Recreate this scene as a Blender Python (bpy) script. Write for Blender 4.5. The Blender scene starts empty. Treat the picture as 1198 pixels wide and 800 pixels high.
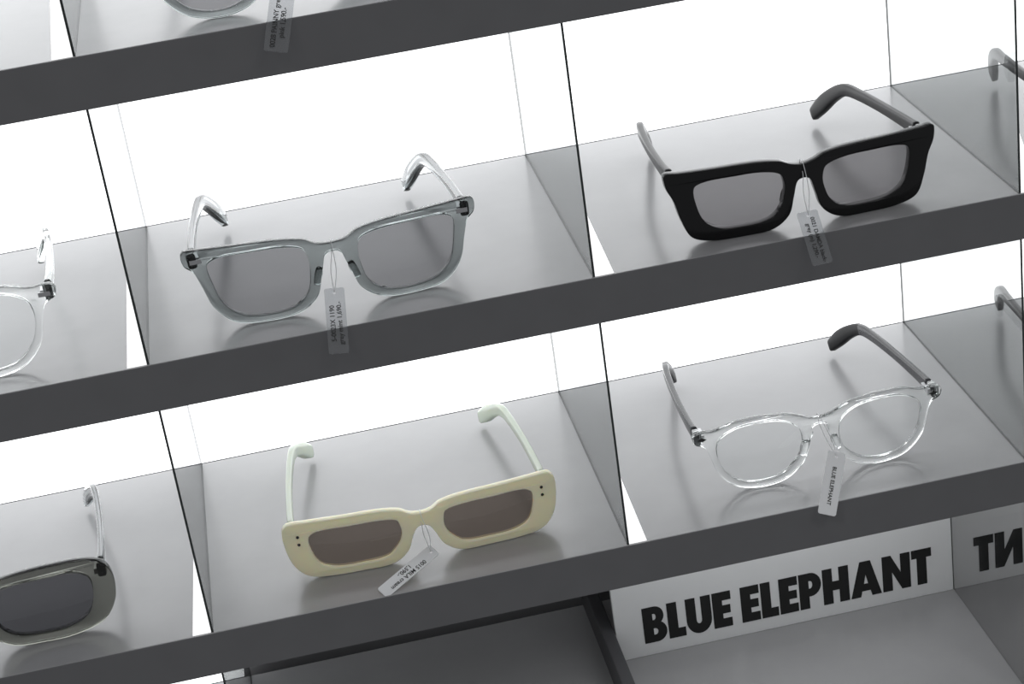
import bpy, bmesh, math
from mathutils import Vector, Matrix
C=bpy.context.collection
S=0.1616; W=0.2299; D=0.1973; T=0.0262
sc=bpy.context.scene
sc.view_settings.view_transform='Standard'

# ---------- camera ----------
cam=bpy.data.cameras.new('camera'); co=bpy.data.objects.new('camera',cam); C.objects.link(co)
M=(Matrix.Rotation(-0.11087,3,'Z')@Matrix.Rotation(1.12736,3,'X')@Matrix.Rotation(-0.14872,3,'Z')).to_4x4()
M.translation=Vector((0.08167,-0.9100,0.40837)); co.matrix_world=M
cam.sensor_width=36; cam.lens=2299.1/1198*36; cam.clip_start=.01; sc.camera=co

# ---------- materials ----------
def new(name):
    m=bpy.data.materials.new(name); m.use_nodes=True; nt=m.node_tree; nt.nodes.clear()
    o=nt.nodes.new('ShaderNodeOutputMaterial'); return m,nt,o
def pbr(name,col,rough=.5,metal=0,noise=0,nscale=60,bump=0,trans=0,ior=1.49,spec=.5,coat=0,sss=0,em=0,vol=None):
    m,nt,o=new(name); b=nt.nodes.new('ShaderNodeBsdfPrincipled')
    b.inputs['Base Color'].default_value=(*col,1); b.inputs['Roughness'].default_value=rough
    b.inputs['Metallic'].default_value=metal; b.inputs['Transmission Weight'].default_value=trans
    b.inputs['IOR'].default_value=ior; b.inputs['Specular IOR Level'].default_value=spec
    b.inputs['Coat Weight'].default_value=coat; b.inputs['Coat Roughness'].default_value=.04
    if em: b.inputs['Emission Color'].default_value=(1,1,1,1); b.inputs['Emission Strength'].default_value=em
    if sss:
        b.inputs['Subsurface Weight'].default_value=sss; b.inputs['Subsurface Radius'].default_value=(1,.8,.5); b.inputs['Subsurface Scale'].default_value=.004
    if noise or bump:
        tc=nt.nodes.new('ShaderNodeTexCoord'); n=nt.nodes.new('ShaderNodeTexNoise'); n.inputs['Scale'].default_value=nscale; n.inputs['Detail'].default_value=6
        nt.links.new(tc.outputs['Object'],n.inputs['Vector'])
        if noise:
            mx=nt.nodes.new('ShaderNodeMix'); mx.data_type='RGBA'
            mx.inputs[6].default_value=(*[c*(1-noise) for c in col],1); mx.inputs[7].default_value=(*[min(1,c*(1+noise)) for c in col],1)
            nt.links.new(n.outputs['Fac'],mx.inputs[0]); nt.links.new(mx.outputs[2],b.inputs['Base Color'])
        if bump:
            bp=nt.nodes.new('ShaderNodeBump'); bp.inputs['Strength'].default_value=bump; bp.inputs['Distance'].default_value=.0005
            nt.links.new(n.outputs['Fac'],bp.inputs['Height']); nt.links.new(bp.outputs[0],b.inputs['Normal'])
    if vol:
        va=nt.nodes.new('ShaderNodeVolumeAbsorption'); va.inputs['Color'].default_value=(*vol[0],1); va.inputs['Density'].default_value=vol[1]
        nt.links.new(va.outputs[0],o.inputs['Volume'])
    nt.links.new(b.outputs[0],o.inputs[0]); return m
def sheet(name,tint,r0=.04,rough=0.0,k=.9):
    # thin pane: tinted straight-through transmission + Schlick surface reflection (same from both sides)
    m,nt,o=new(name); t=nt.nodes.new('ShaderNodeBsdfTransparent'); t.inputs[0].default_value=(*tint,1)
    g=nt.nodes.new('ShaderNodeBsdfGlossy'); g.inputs['Roughness'].default_value=rough
    f=nt.nodes.new('ShaderNodeLayerWeight'); f.inputs[0].default_value=.5
    pw=nt.nodes.new('ShaderNodeMath'); pw.operation='POWER'; pw.inputs[1].default_value=5
    a=nt.nodes.new('ShaderNodeMath'); a.operation='MULTIPLY_ADD'; a.inputs[1].default_value=k*(1-r0); a.inputs[2].default_value=r0; a.use_clamp=True
    mx=nt.nodes.new('ShaderNodeMixShader')
    nt.links.new(f.outputs['Facing'],pw.inputs[0]); nt.links.new(pw.outputs[0],a.inputs[0]); nt.links.new(a.outputs[0],mx.inputs[0])
    nt.links.new(t.outputs[0],mx.inputs[1]); nt.links.new(g.outputs[0],mx.inputs[2]); nt.links.new(mx.outputs[0],o.inputs[0]); return m
def emit(name,col,s):
    m,nt,o=new(name); b=nt.nodes.new('ShaderNodeBsdfPrincipled')
    b.inputs['Base Color'].default_value=(.8,.8,.8,1); b.inputs['Roughness'].default_value=.5
    b.inputs['Emission Color'].default_value=(*col,1); b.inputs['Emission Strength'].default_value=s
    nt.links.new(b.outputs[0],o.inputs[0]); return m

m_top=pbr('shelf_gray_laminate',(.35,.35,.355),.24,noise=.07,nscale=35,bump=.06,spec=.65)
m_edge=pbr('shelf_dark_edge',(.14,.14,.145),.42,noise=.08,nscale=50)
m_dark=pbr('dark_gray_board',(.07,.07,.075),.55,noise=.06)
m_midd=pbr('unlit_gray_board',(.16,.16,.165),.55,noise=.05)
m_light=emit('backlit_acrylic',(.97,.985,1.0),2.05)
m_glass=sheet('divider_glass',(.715,.725,.725),k=.6)
m_gedge=pbr('glass_cut_edge',(.02,.025,.025),.15)
m_mirror=sheet('coated_glass',(.5,.5,.5),r0=.62)
m_bracket_glow=pbr('white_glow_acrylic',(.9,.9,.9),.3,em=.85)  # emission added to keep the bracket wedges bright; they are no lamps
m_sign=pbr('sign_face_white',(.86,.87,.87),.45,noise=.02)
m_black=pbr('black_ink',(.008,.008,.008),.6)

# ---------- mesh helpers ----------
def mesh_obj(name,verts,faces,mats,fm=None,parent=None,smooth=False,sharp=None):
    me=bpy.data.meshes.new(name); me.from_pydata([tuple(v) for v in verts],[],faces)
    for m in mats: me.materials.append(m)
    if fm:
        for i,pl in enumerate(me.polygons): pl.material_index=fm[i]
    bm=bmesh.new(); bm.from_mesh(me); bmesh.ops.recalc_face_normals(bm,faces=bm.faces); bm.to_mesh(me); bm.free()
    if smooth:
        for pl in me.polygons: pl.use_smooth=True
        if sharp: me.set_sharp_from_angle(angle=math.radians(sharp))
    o=bpy.data.objects.new(name,me); C.objects.link(o)
    if parent: o.parent=parent
    return o
def box(name,x0,x1,y0,y1,z0,z1,mats,fm=None,parent=None,bevel=0):
    c=Vector(((x0+x1)/2,(y0+y1)/2,(z0+z1)/2)); hx,hy,hz=(x1-x0)/2,(y1-y0)/2,(z1-z0)/2
    v=[(sx*hx,sy*hy,sz*hz) for sx in(-1,1) for sy in(-1,1) for sz in(-1,1)]
    f=[(0,1,3,2),(4,6,7,5),(0,4,5,1),(2,3,7,6),(0,2,6,4),(1,5,7,3)]
    o=mesh_obj(name,v,f,mats,fm,parent); o.location=c
    if bevel:
        b=o.modifiers.new('bevel','BEVEL'); b.width=bevel; b.segments=2
    return o

XL,XR=-1.6*W,3.4*W
for k in (2,1,0,-1,-2):
    box('shelf',XL,XR,0,D,k*S-T,k*S,[m_top,m_edge],[1,1,1,1,0,0],bevel=.0006)
box('wall_back',XL-.02,XR+.02,D+.010,D+.03,-2*S-T,2*S,[m_midd])
for k in (1,0,-1):
    box('backlit_panel',XL,XR,D+.0002,D+.009,k*S+.0003,(k+1)*S-T-.0003,[m_light])
box('backlit_panel',XL,-.004,D+.0002,D+.009,-2*S+.0003,-S-T-.0003,[m_light])
box('wall_left',XL-.02,XL,0,D+.01,-2*S-T,2*S,[m_midd])
box('wall_right',XR,XR+.02,0,D+.01,-2*S-T,2*S,[m_midd])
g=.0006
def divider(x,k,mat,side):
    o=box('glass_divider',x-g,x+g,.001,D-.0005,k*S+.0002,(k+1)*S-T-.0002,[mat,m_gedge],[0,0,1,1,1,1])
    if side:
        bw,bh=.0100,.047 if side<0 else .034
        if side>0 and k==-1: bh=.042
        x0=side*(g+.0001); th=.0012
        pr=[(x0,0),(x0+side*bw,0),(x0,bh)]
        zc=-(S-T)/2; yc=-(D)/2+.0012
        v=[(a,yc,zc+b) for a,b in pr]+[(a,yc+th,zc+b) for a,b in pr]
        mesh_obj('corner_bracket',v,[(0,1,2),(5,4,3),(0,3,4,1),(1,4,5,2),(2,5,3,0)],[m_bracket_glow,m_gedge],[0,0,1,1,1],parent=o)
    return o
for k in (1,0,-1):
    for i in (-1,0,1,2,3):
        divider(i*W,k,m_glass,-1 if i<=0 else 1)
divider(2*W,-2,m_mirror,0); divider(0,-2,m_glass,0)
box('low_partition',W-.004,W+.004,.002,D-.001,-2*S+.0002,-2*S+.024,[m_dark],bevel=.0008)

# ---------- sign ----------
ys=.124
sign=box('store_sign',W+.005,2*W-.0010,ys,ys+.004,-2*S+.0003,-S-T-.004,[m_sign])
def arc(cx,cy,rx,ry,a0,a1,n=12):
    return [(cx+rx*math.cos(math.radians(a0+(a1-a0)*i/n)),cy+ry*math.sin(math.radians(a0+(a1-a0)*i/n))) for i in range(n+1)]
s=.29
def E(): return .55,[[(0,0),(.55,0),(.55,.24),(s,.24),(s,.385),(.52,.385),(.52,.615),(s,.615),(s,.76),(.55,.76),(.55,1),(0,1)]]
def L(): return .5,[[(0,0),(.5,0),(.5,.25),(s,.25),(s,1),(0,1)]]
def B(): return .68,[[(0,0),(.36,0)]+arc(.38,.29,.30,.29,-90,60)+arc(.36,.74,.26,.26,-40,90)+[(0,1)],
    [(s,.2),(s,.39)]+arc(.34,.295,.08,.095,90,-90,8),[(s,.62),(s,.8)]+arc(.33,.71,.06,.09,90,-90,8)]
def U(): return .74,[[(0,1),(0,.38)]+arc(.37,.36,.37,.38,180,360,16)+[(.74,1),(.74-s,1),(.74-s,.38)]+arc(.37,.36,.08,.11,360,180,8)+[(s,1)]]
def P(): return .66,[[(0,0),(s,0),(s,.34)]+[(.34,.34)]+arc(.34,.67,.32,.33,-90,90)+[(0,1)],[(s,.56),(s,.78)]+arc(.33,.67,.07,.11,90,-90,8)]
def H(): return .78,[[(0,0),(s,0),(s,.37),(.78-s,.37),(.78-s,0),(.78,0),(.78,1),(.78-s,1),(.78-s,.62),(s,.62),(s,1),(0,1)]]
def A(): return .92,[[(0,0),(.29,0),(.335,.16),(.585,.16),(.63,0),(.92,0),(.62,1),(.30,1)],[(.395,.36),(.46,.62),(.525,.36)]]
def N(): return .84,[[(0,0),(s,0),(s,.52),(.57,0),(.84,0),(.84,1),(.84-s,1),(.84-s,.48),(.27,1),(0,1)]]
def Tt(): return .60,[[(.155,0),(.445,0),(.445,.76),(.60,.76),(.60,1),(0,1),(0,.76),(.155,.76)]]
seq=[B,L,U,E,None,E,L,E,P,H,A,N,Tt]; x=0; spl=[]
for f in seq:
    if f is None: x+=.24; continue
    w,ls=f()
    for l in ls: spl.append([(a+x,b) for a,b in l])
    x+=w+.045
tw=x-.045
def curve_mesh(name,splines,ext,bev=0,mat=None,bres=2):
    cu=bpy.data.curves.new(name,'CURVE'); cu.dimensions='2D'; cu.fill_mode='BOTH'; cu.extrude=ext; cu.bevel_depth=bev; cu.bevel_resolution=bres
    for l in splines:
        sp=cu.splines.new('POLY'); sp.points.add(len(l)-1)
        for i,(a,b) in enumerate(l): sp.points[i].co=(a,b,0,1)
        sp.use_cyclic_u=True
    o=bpy.data.objects.new(name+'_c',cu); C.objects.link(o)
    dg=bpy.context.evaluated_depsgraph_get(); me=bpy.data.meshes.new_from_object(o.evaluated_get(dg))
    bpy.data.objects.remove(o); bpy.data.curves.remove(cu); me.materials.clear()
    if mat: me.materials.append(mat)
    return me
me=curve_mesh('lettering',spl,.01,0,m_black)
hgt=.0265; wid=.192; cz=sign.location.z
zb=-2*S+.0095-cz
for v in me.vertices:
    a,b,c=v.co; v.co=(a/tw*wid-wid/2+.0020, -.0021-c*.02, zb+b*hgt)
lt=bpy.data.objects.new('lettering',me); C.objects.link(lt); lt.parent=sign

# ---------- eyeglasses ----------
def smooth_closed(p,n=7):
    r=[]; N=len(p)
    for i in range(N):
        p0,p1,p2,p3=[Vector(p[(i+j)%N]) for j in (-1,0,1,2)]
        for k in range(n):
            t=k/n
            d=(p2-p1).length; m1=(p2-p0); m2=(p3-p1)
            m1=m1/max((p2-p1).length+(p1-p0).length,1e-6)*d; m2=m2/max((p3-p2).length+(p2-p1).length,1e-6)*d
            h=(2*t**3-3*t**2+1)*p1+(t**3-2*t**2+t)*m1+(-2*t**3+3*t**2)*p2+(t**3-t**2)*m2
            r.append((h.x,h.y))
    return r
def smooth_open(p,n=8):
    r=[]; N=len(p)
    for i in range(N-1):
        g_=lambda j:Vector(p[min(max(j,0),N-1)])
        p0,p1,p2,p3=g_(i-1),g_(i),g_(i+1),g_(i+2)
        for k in range(n):
            t=k/n; r.append(.5*((2*p1)+(-p0+p2)*t+(2*p0-5*p1+4*p2-p3)*t*t+(-p0+3*p1-3*p2+p3)*t**3))
    r.append(Vector(p[-1])); return r
def bend(x,z=0): return .0007*x*x
def loft(name,path,dims,mat,parent,refside=Vector((1,0,0)),nsec=20,mats=None,tipfrom=None,e=.45):
    ctrl=[Vector(p) for p in path]; P=smooth_open(ctrl,8); Dm=smooth_open([Vector((a,b,0)) for a,b in dims],8)
    V=[];F=[];fm=[]
    n=len(P)
    for i in range(n):
        t=(P[min(i+1,n-1)]-P[max(i-1,0)]).normalized()
        s_=(refside-t*refside.dot(t)).normalized(); u=t.cross(s_)
        h,w=Dm[i].x/2,Dm[i].y/2
        if i==0 or i==n-1: h*=.7; w*=.6
        elif i==n-2: h*=.92; w*=.9
        for j in range(nsec):
            a=2*math.pi*j/nsec; ca,sa=math.cos(a),math.sin(a)
            V.append((P[i]+s_*w*math.copysign(abs(ca)**e,ca)+u*h*math.copysign(abs(sa)**e,sa))*.001)
    for i in range(n-1):
        for j in range(nsec):
            F.append((i*nsec+j,i*nsec+(j+1)%nsec,(i+1)*nsec+(j+1)%nsec,(i+1)*nsec+j)); fm.append(1 if (tipfrom and i>=tipfrom*8) else 0)
    F.append(tuple(range(nsec))); fm.append(0); F.append(tuple((n-1)*nsec+j for j in range(nsec))); fm.append(1 if tipfrom else 0)
    return mesh_obj(name,V,F,[mat]+(mats or []),fm if mats else None,parent,True,50)
def tube(name,path,r,mat,parent,n=6):
    P=smooth_open([Vector(p) for p in path],6); V=[];F=[]
    for i in range(len(P)):
        t=(P[min(i+1,len(P)-1)]-P[max(i-1,0)]).normalized(); a=Vector((0.3,1,.2)); s_=(a-t*a.dot(t)).normalized(); u=t.cross(s_)
        for j in range(n):
            q=2*math.pi*j/n; V.append((P[i]+(s_*math.cos(q)+u*math.sin(q))*r)*.001)
    for i in range(len(P)-1):
        for j in range(n): F.append((i*n+j,i*n+(j+1)%n,(i+1)*n+(j+1)%n,(i+1)*n+j))
    return mesh_obj(name,V,F,[mat],None,parent,True)
def mirror_outer(h): return h+[(-a,b) for a,b in reversed(h[1:-1])]
def glasses(kind,loc,yaw,lens,outer,mf,ml,mt,thick=3.8,hz=41,hw=73,tip=None,rivet=None,sx=1,sz=1,pads=True,epm=None,eh=8.0,ts=1.15,core=None,bv=.42):
    root=bpy.data.objects.new(kind,None); C.objects.link(root); root.empty_display_size=.02
    root.location=loc; root.rotation_euler=(0,0,yaw)
    lens=[(a*sx,b*sz) for a,b in lens]; outer=[(a*sx,b*sz) for a,b in outer]
    lp=smooth_closed(lens); lm=[(-a,b) for a,b in lp]
    op=smooth_closed(mirror_outer(outer))
    me=curve_mesh('frame_front',[op,lp,lm],thick/2-bv,bv,mf)
    bm=bmesh.new(); bm.from_mesh(me); bmesh.ops.remove_doubles(bm,verts=bm.verts,dist=.002)
    for v in bm.verts:
        a,b,c=v.co; v.co=Vector((a,bend(a)-c,b+.7))*.001
    bmesh.ops.recalc_face_normals(bm,faces=bm.faces); bm.to_mesh(me); bm.free()
    for pl in me.polygons: pl.use_smooth=True
    me.set_sharp_from_angle(angle=math.radians(32))
    fo=bpy.data.objects.new('frame_front',me); C.objects.link(fo); fo.parent=root
    for sgn,nm in ((1,'lens_right'),(-1,'lens_left')):
        cx_=sum(a for a,b in lp)/len(lp); cz_=sum(b for a,b in lp)/len(lp); V=[];F=[]; n=len(lp)
        for r in [.995,.75,.5,.25]:
            for a,b in lp:
                xx=cx_+(a-cx_)*r; zz=cz_+(b-cz_)*r
                V.append(Vector((sgn*xx,bend(xx)-1.1*(1-r*r),zz+.7))*.001)
        V.append(Vector((sgn*cx_,bend(cx_)-1.1,cz_+.7))*.001)
        for i in range(3):
            for j in range(n): F.append((i*n+j,i*n+(j+1)%n,(i+1)*n+(j+1)%n,(i+1)*n+j))
        for j in range(n): F.append((3*n+j,3*n+(j+1)%n,4*n))
        mesh_obj(nm,V,F,[ml],None,root,True)
        x0=sgn*(hw-2.5); b0=bend(hw); yb=b0+thick/2
        loft('end_piece_'+nm[5:],[(x0,yb-.05,hz),(x0+sgn*.3,yb+2.5,hz-.2),(x0,yb+5.5,hz-.5)],[(eh,4.8),(eh-.6,4.2),(7,3.6)],epm or mf,root)
        box('hinge_'+nm[5:],.001*(x0-sgn*3.0)-.0009,.001*(x0-sgn*3.0)+.0009,.001*(yb+.5),.001*(yb+8.5),.001*(hz-2.2),.001*(hz+1.2),[m_metal],parent=root)
        zb_=hz*.80
        path=[(x0,yb+5.7,hz-.5),(x0-sgn*.2,b0+25,hz-1.6),(x0-sgn*1.8,62,hz*.90),(x0-sgn*4.6,94,hz*.85),(x0-sgn*7,110,zb_),(x0-sgn*10,122,zb_*.79),(x0-sgn*14,133,zb_*.48),(x0-sgn*17.5,142,4.9)]
        dims=[(6.8,3.2),(5.8,3.1),(5,3.1),(5.4,3.3),(6.2,3.5),(7.4,3.8),(8.8,3.9),(6.6,3.6)]
        dims=[(a*ts,b*ts) for a,b in dims]
        loft('temple_'+nm[5:],path,dims,mt,root,mats=[tip] if tip else None,tipfrom=4 if tip else None)
        if core:
            loft('core_wire_'+nm[5:],[ (px,py+(1.5 if q==0 else 0),pz) for q,(px,py,pz) in enumerate(path[:7])],[(2.0,.8)]*7,core,root,nsec=8)
        if pads:
            loft('nose_pad_'+nm[5:],[(sgn*8.2,thick/2+.2,25*sz),(sgn*9,thick/2+2,20*sz),(sgn*11,thick/2+1.4,14.5*sz)],[(3,2.6),(4.2,3),(3,2.4)],mf,root,refside=Vector((0,1,0)),e=.8)
        if rivet=='plate':
            box('rivet_'+nm[5:],.001*(sgn*69.0*sx)-.0030,.001*(sgn*69.0*sx)+.0030,.001*(bend(70)-thick/2-.35),.001*(bend(70)-thick/2+.2),.001*(hz-.9),.001*(hz+1.5),[m_rivet2],parent=root)
        if rivet=='dots':
            for dz in (2.4,-2.4):
                bpy.ops.mesh.primitive_uv_sphere_add(segments=16,ring_count=8,radius=.0009); r_=bpy.context.object
                r_.name='rivet_'+nm[5:]; r_.location=(.001*sgn*71*sx,.001*(bend(71*sx)-thick/2+.1),.001*(hz-3.5+dz)); r_.data.materials.append(m_rivet); r_.parent=root
        if rivet=='diamond':
            c0=Vector((sgn*69.5*sx,bend(69)-thick/2-.3,hz+.3)); V=[(c0+Vector(d))*.001 for d in ((-2.6,0,0),(0,0,1.3),(2.6,0,0),(0,0,-1.3),(0,-.5,0),(-2.6,.6,0),(0,.6,1.3),(2.6,.6,0),(0,.6,-1.3))]
            mesh_obj('rivet_'+nm[5:],V,[(0,1,4),(1,2,4),(2,3,4),(3,0,4),(0,1,6,5),(1,2,7,6),(2,3,8,7),(3,0,5,8)],[m_rivet],None,root)
    return root

m_metal=pbr('hinge_metal',(.6,.6,.61),.3,1)
m_rivet=pbr('rivet_dark',(.06,.06,.06),.25,.8)
m_rivet2=pbr('rivet_steel',(.5,.5,.51),.25,1)
def clearac(name,vc,dens): return pbr(name,(1,1,1),.01,trans=1,ior=1.49,vol=(vc,dens))
m_gray_clear=clearac('smoke_gray_acetate',(.30,.35,.35),430)
m_gray_clear2=clearac('light_gray_acetate',(.40,.43,.44),260)
m_clear=clearac('clear_acetate',(.70,.82,.78),30)
m_olive=clearac('olive_gray_acetate',(.30,.31,.26),480)
m_blackac=pbr('black_acetate',(.003,.003,.0035),.18,spec=.4)
m_gray_t=pbr('black_gray_temple',(.012,.012,.013),.3,spec=.2)
m_gray_t2=pbr('smoke_temple',(.05,.05,.056),.22,trans=.35,ior=1.45,spec=.35)
m_tipd=pbr('dark_tip',(.004,.004,.005),.35,spec=.12)
m_cream=pbr('cream_acetate',(.97,.90,.68),.13,sss=.6)
m_mint=pbr('mint_acetate',(.66,.74,.62),.15,trans=.25,sss=.3)
m_lgray=sheet('gray_lens',(.40,.40,.41))
m_lgray2=sheet('gray_lens_violet',(.37,.36,.37))
m_lbrown=sheet('brown_lens',(.21,.175,.152))
m_ldark=sheet('dark_lens',(.13,.13,.14))
m_lclear=sheet('demo_lens',(.96,.97,.97),r0=.03)
m_darkfr=pbr('dark_gray_acetate',(.012,.012,.013),.3,spec=.2)

lens_w=[(12.5,31.5),(14.9,38),(25,40.9),(44,41.7),(58,41.3),(64,38),(63.5,28),(59.8,14),(51.5,5.4),(38,2.7),(24,4.4),(15.8,11.2),(12.8,22.5)]
out_w=[(0,37.8),(7,38.6),(14,42.4),(28,44.9),(50,46.1),(66,46.8),(73.8,47),(75.5,45.4),(74.8,39.2),(71,35.2),(68.3,27),(64,12),(54.5,2),(38,-.4),(22,1.2),(12,8.6),(8.2,20),(6,27.5),(5,31),(3,33),(0,33.6)]
lens_b=[(10.5,29),(13,36),(24,39.5),(40,40),(55,39.5),(61.5,36.5),(61.5,26),(57.5,13),(49,6.5),(35,5),(21,6.5),(14,13),(11,22)]
out_b=[(0,39),(7,40.5),(13,43.5),(26,45.5),(50,46),(68,46.5),(75.5,47.2),(76.8,45.8),(76,38),(72.5,29),(69.5,16),(64.5,4),(53,.0),(34,-.4),(19,.8),(10,8),(6.5,20),(4,29),(0,31)]
lens_r=[(12,24),(14,29),(24,31),(42,31.2),(60,31),(65.5,27.5),(65,17),(61,8),(52,4),(37,3.5),(22,5),(14.5,12),(12,18)]
out_r=[(0,29.5),(6,30.5),(12,34),(24,36),(45,36.5),(66,37),(75.5,36.8),(78.7,33),(78.3,20),(75,9),(68,2),(55,0),(37,0),(20,.8),(11,7),(7,16),(4,21),(0,22.5)]
lens_p=[(10.7,28),(13,36),(22,42),(36,43.9),(50,42.4),(60,36.5),(62,27),(58.6,14.8),(49.5,5.4),(37,2.3),(24.6,4.9),(15.3,12.6),(11.5,20)]
out_p=[(0,39),(6,39.8),(11,42.2),(20,45.5),(36,47),(52,45.8),(62,42.5),(71,42.5),(74.5,40.5),(73.5,36),(68,33),(65,25),(61.3,13),(51.3,2.8),(37,-.4),(23,2),(12.8,10),(8.8,18),(6.8,25.5),(5,30),(5.3,33),(3.5,35),(0,35.6)]
lens_o=[(12,26),(14,35),(25,38.2),(42,38.5),(58,37.5),(66,32),(66,20),(61,10),(50,5),(36,4.6),(22,7),(14,14)]
out_o=[(0,36),(8,37),(14,41),(28,43.5),(48,44),(66,42.5),(75,38),(78,28),(76,15),(68,4.5),(52,0),(36,0),(19,2),(10,9),(7,20),(4,27.5),(0,30)]
e=.0003
G1=glasses('sunglasses',(.1015,.0262,e),.01,lens_w,out_w,m_gray_clear,m_lgray,m_gray_clear2,rivet='plate',sz=.93,hz=38.5,core=m_metal,ts=1.25)
G2=glasses('sunglasses',(.348,.0166,e),0,lens_b,out_b,m_blackac,m_lgray2,m_gray_t,thick=5,hz=35.5,hw=70,sx=.945,sz=.84,ts=1.2)
G3=glasses('sunglasses',(.1223,.0320,-S+e),0,lens_r,out_r,m_cream,m_lbrown,m_mint,thick=4.2,hz=29,hw=73.5,rivet='dots',sx=.965,sz=.94,eh=7,bv=.6)
G4=glasses('sunglasses',(-.1255,.0269,-S+e),0,lens_o,out_o,m_olive,m_ldark,m_gray_clear2,thick=4.5,hz=34,hw=75,core=m_metal)
G5=glasses('eyeglasses',(-.1129,.0216,e),0,lens_p,out_p,m_clear,m_lclear,m_clear,rivet='plate',hz=38.5)
G6=glasses('eyeglasses',(.3515,.0320,-S+e),0,lens_p,out_p,m_clear,m_lclear,m_gray_t2,tip=m_tipd,rivet='diamond',sx=.97,sz=.92,hz=36,hw=71.5,epm=m_clear)
G7=glasses('sunglasses',(.1058,.0235,S+e),0,lens_p,out_p,m_gray_clear,m_lgray,m_gray_clear2,hz=38.5)
G8=glasses('eyeglasses',(.566,.0230,e),0,lens_w,out_w,m_darkfr,m_lclear,m_darkfr,hz=38)
G9=glasses('eyeglasses',(.572,.0400,-S+e),0,lens_p,out_p,m_darkfr,m_lclear,m_darkfr,hz=38.5)

# ---------- price tags ----------
m_tag=sheet('clear_plastic_tag',(.90,.91,.92),r0=.14,rough=.12)
m_tagw=pbr('frosted_tag',(.85,.86,.87),.35)
m_string=pbr('nylon_string',(.75,.76,.77),.4)
m_ink=pbr('tag_ink',(.03,.03,.03),.6)
def tag(P0,P1,wd,mat,lines,Gl,h,flip=1,tsize=.0034,normal=Vector((0,-1,.3))):
    P0=Vector(P0);P1=Vector(P1); ln=(P1-P0).length; yv=(P0-P1).normalized(); n=(normal-yv*normal.dot(yv)).normalized(); xv=yv.cross(n)
    mw=Matrix((xv,yv,n)).transposed().to_4x4(); mw.translation=(P0+P1)/2
    root=bpy.data.objects.new('price_tag',None); C.objects.link(root); root.matrix_world=mw; root.empty_display_size=.01
    hw_,hl=wd/2*1000,ln/2*1000; r=1.2
    pl=[]
    for cx_,cy_,a in ((hw_-r,hl-r,0),(-hw_+r,hl-r,90),(-hw_+r,-hl+r,180),(hw_-r,-hl+r,270)): pl+=arc(cx_,cy_,r,r,a,a+90,5)
    hole=[(0.9*math.cos(q*math.pi/6),hl-2.6+.9*math.sin(q*math.pi/6)) for q in range(12)]
    me=curve_mesh('plate',[pl,hole],.25,.06,mat,1)
    for v in me.vertices: v.co*=.001
    o=bpy.data.objects.new('plate',me); C.objects.link(o); o.parent=root
    for i,txt in enumerate(lines):
        cu=bpy.data.curves.new('print','FONT'); cu.body=txt; cu.size=tsize; cu.align_x='CENTER'; cu.align_y='CENTER'; cu.offset=.00006
        t=bpy.data.objects.new('print',cu); C.objects.link(t); dg=bpy.context.evaluated_depsgraph_get()
        m2=bpy.data.meshes.new_from_object(t.evaluated_get(dg)); bpy.data.objects.remove(t)
        m2.materials.clear(); m2.materials.append(m_ink)
        t=bpy.data.objects.new('print',m2); C.objects.link(t); t.parent=root
        off=((len(lines)-1)/2-i)*tsize*1.05
        t.rotation_euler=(0,0,math.pi/2*flip); t.location=(-off*flip,-.0015,.00045)
    bpy.context.view_layer.update()
    inv=Gl.matrix_world.inverted()
    hp=inv@(P0-yv*.0026+n*.0008); b=Vector((0,-.0005,h))
    mid=(hp+b)/2+Vector((.0015,-.002,-.001))
    tube('tag_string',[v*1000 for v in (b+Vector((0,.003,-.004)),b+Vector((0,.0035,.001)),b+Vector((0,-.003,.0005)),mid,hp)],.2,m_string,Gl)
    mid2=(hp+b)/2+Vector((-.0012,-.001,-.001))
    tube('tag_string',[v*1000 for v in (b+Vector((-.0006,.003,-.004)),b+Vector((-.0006,-.0028,-.004)),mid2,hp)],.2,m_string,Gl)
    return root
tag((.0985,.014,.0160),(.0945,-.0115,-.0085),.0102,m_tag,['5-0023X 1190','grey mint 1,690.-'],G1,.0355,flip=1,normal=Vector((0,-1,.9)))
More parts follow.
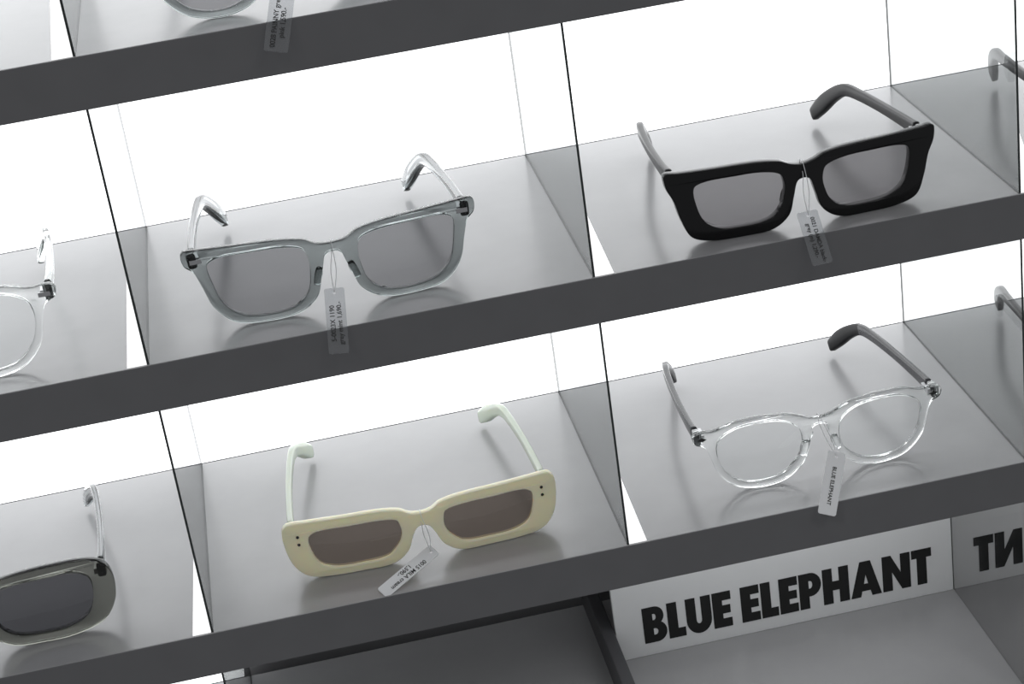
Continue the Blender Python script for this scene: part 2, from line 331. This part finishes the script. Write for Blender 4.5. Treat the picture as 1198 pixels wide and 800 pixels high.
tag((.3465,.0085,.0100),(.3470,-.0125,-.0115),.0110,m_tag,['0021 DAMDA black-','grey (m) 1,290.-'],G2,.0335,flip=-1,tsize=.003,normal=Vector((0,-1,.9)))
tag((.126,.0215,-S+.0100),(.093,.0030,-S+.0007),.0080,m_tagw,['0015 MILA cream','1,590.-'],G3,.0275,flip=-1,tsize=.0034,normal=Vector((0,-.5,1)))
tag((.3545,.0120,-S+.0240),(.3400,-.0085,-S-.0015),.0100,m_tagw,['BLUE ELEPHANT'],G6,.0365,flip=-1,tsize=.0030,normal=Vector((0,-1,.9)))
tag((.1015,.010,S+.012),(.0920,-.0125,S-.0110),.0115,m_tag,['0028 PAINNY grey','pink 1,590.-'],G7,.039,flip=1,tsize=.0034,normal=Vector((0,-1,.9)))

# ---------- lights ----------
w=bpy.data.worlds.new('room_ambient'); sc.world=w; w.use_nodes=True
w.node_tree.nodes['Background'].inputs[0].default_value=(.95,.97,1,1); w.node_tree.nodes['Background'].inputs[1].default_value=.27
def shelf_light(x0,x1,y,z,e_,sy=.014):
    l=bpy.data.lights.new('unseen_shelf_light','AREA'); l.shape='RECTANGLE'; l.size=x1-x0; l.size_y=sy; l.energy=e_; l.color=(.97,.985,1)
    o=bpy.data.objects.new('unseen_shelf_light',l); C.objects.link(o); o.location=((x0+x1)/2,y,z)
for k in (2,1,0): shelf_light(XL+.01,XR-.01,.085,k*S-T-.002,.26)
shelf_light(W+.01,2*W-.01,.06,-S-T-.002,.075,.05); shelf_light(2*W+.01,XR-.01,.06,-S-T-.002,.14,.05); shelf_light(.01,W-.01,.06,-S-T-.002,.022,.05)  # fill lights added per bottom bay to brighten sign and floor
for lx,ly in ((-.9,-1.6),(1.1,-1.7)):  # unseen area lights added to give the frames glossy highlights
    l=bpy.data.lights.new('added_glint_light','AREA'); l.shape='DISK'; l.size=.35; l.energy=5
    o=bpy.data.objects.new('added_glint_light',l); C.objects.link(o); o.location=(lx,ly,1.9)
    o.rotation_euler=(Vector((.2,0,0))-Vector(o.location)).to_track_quat('-Z','Y').to_euler()
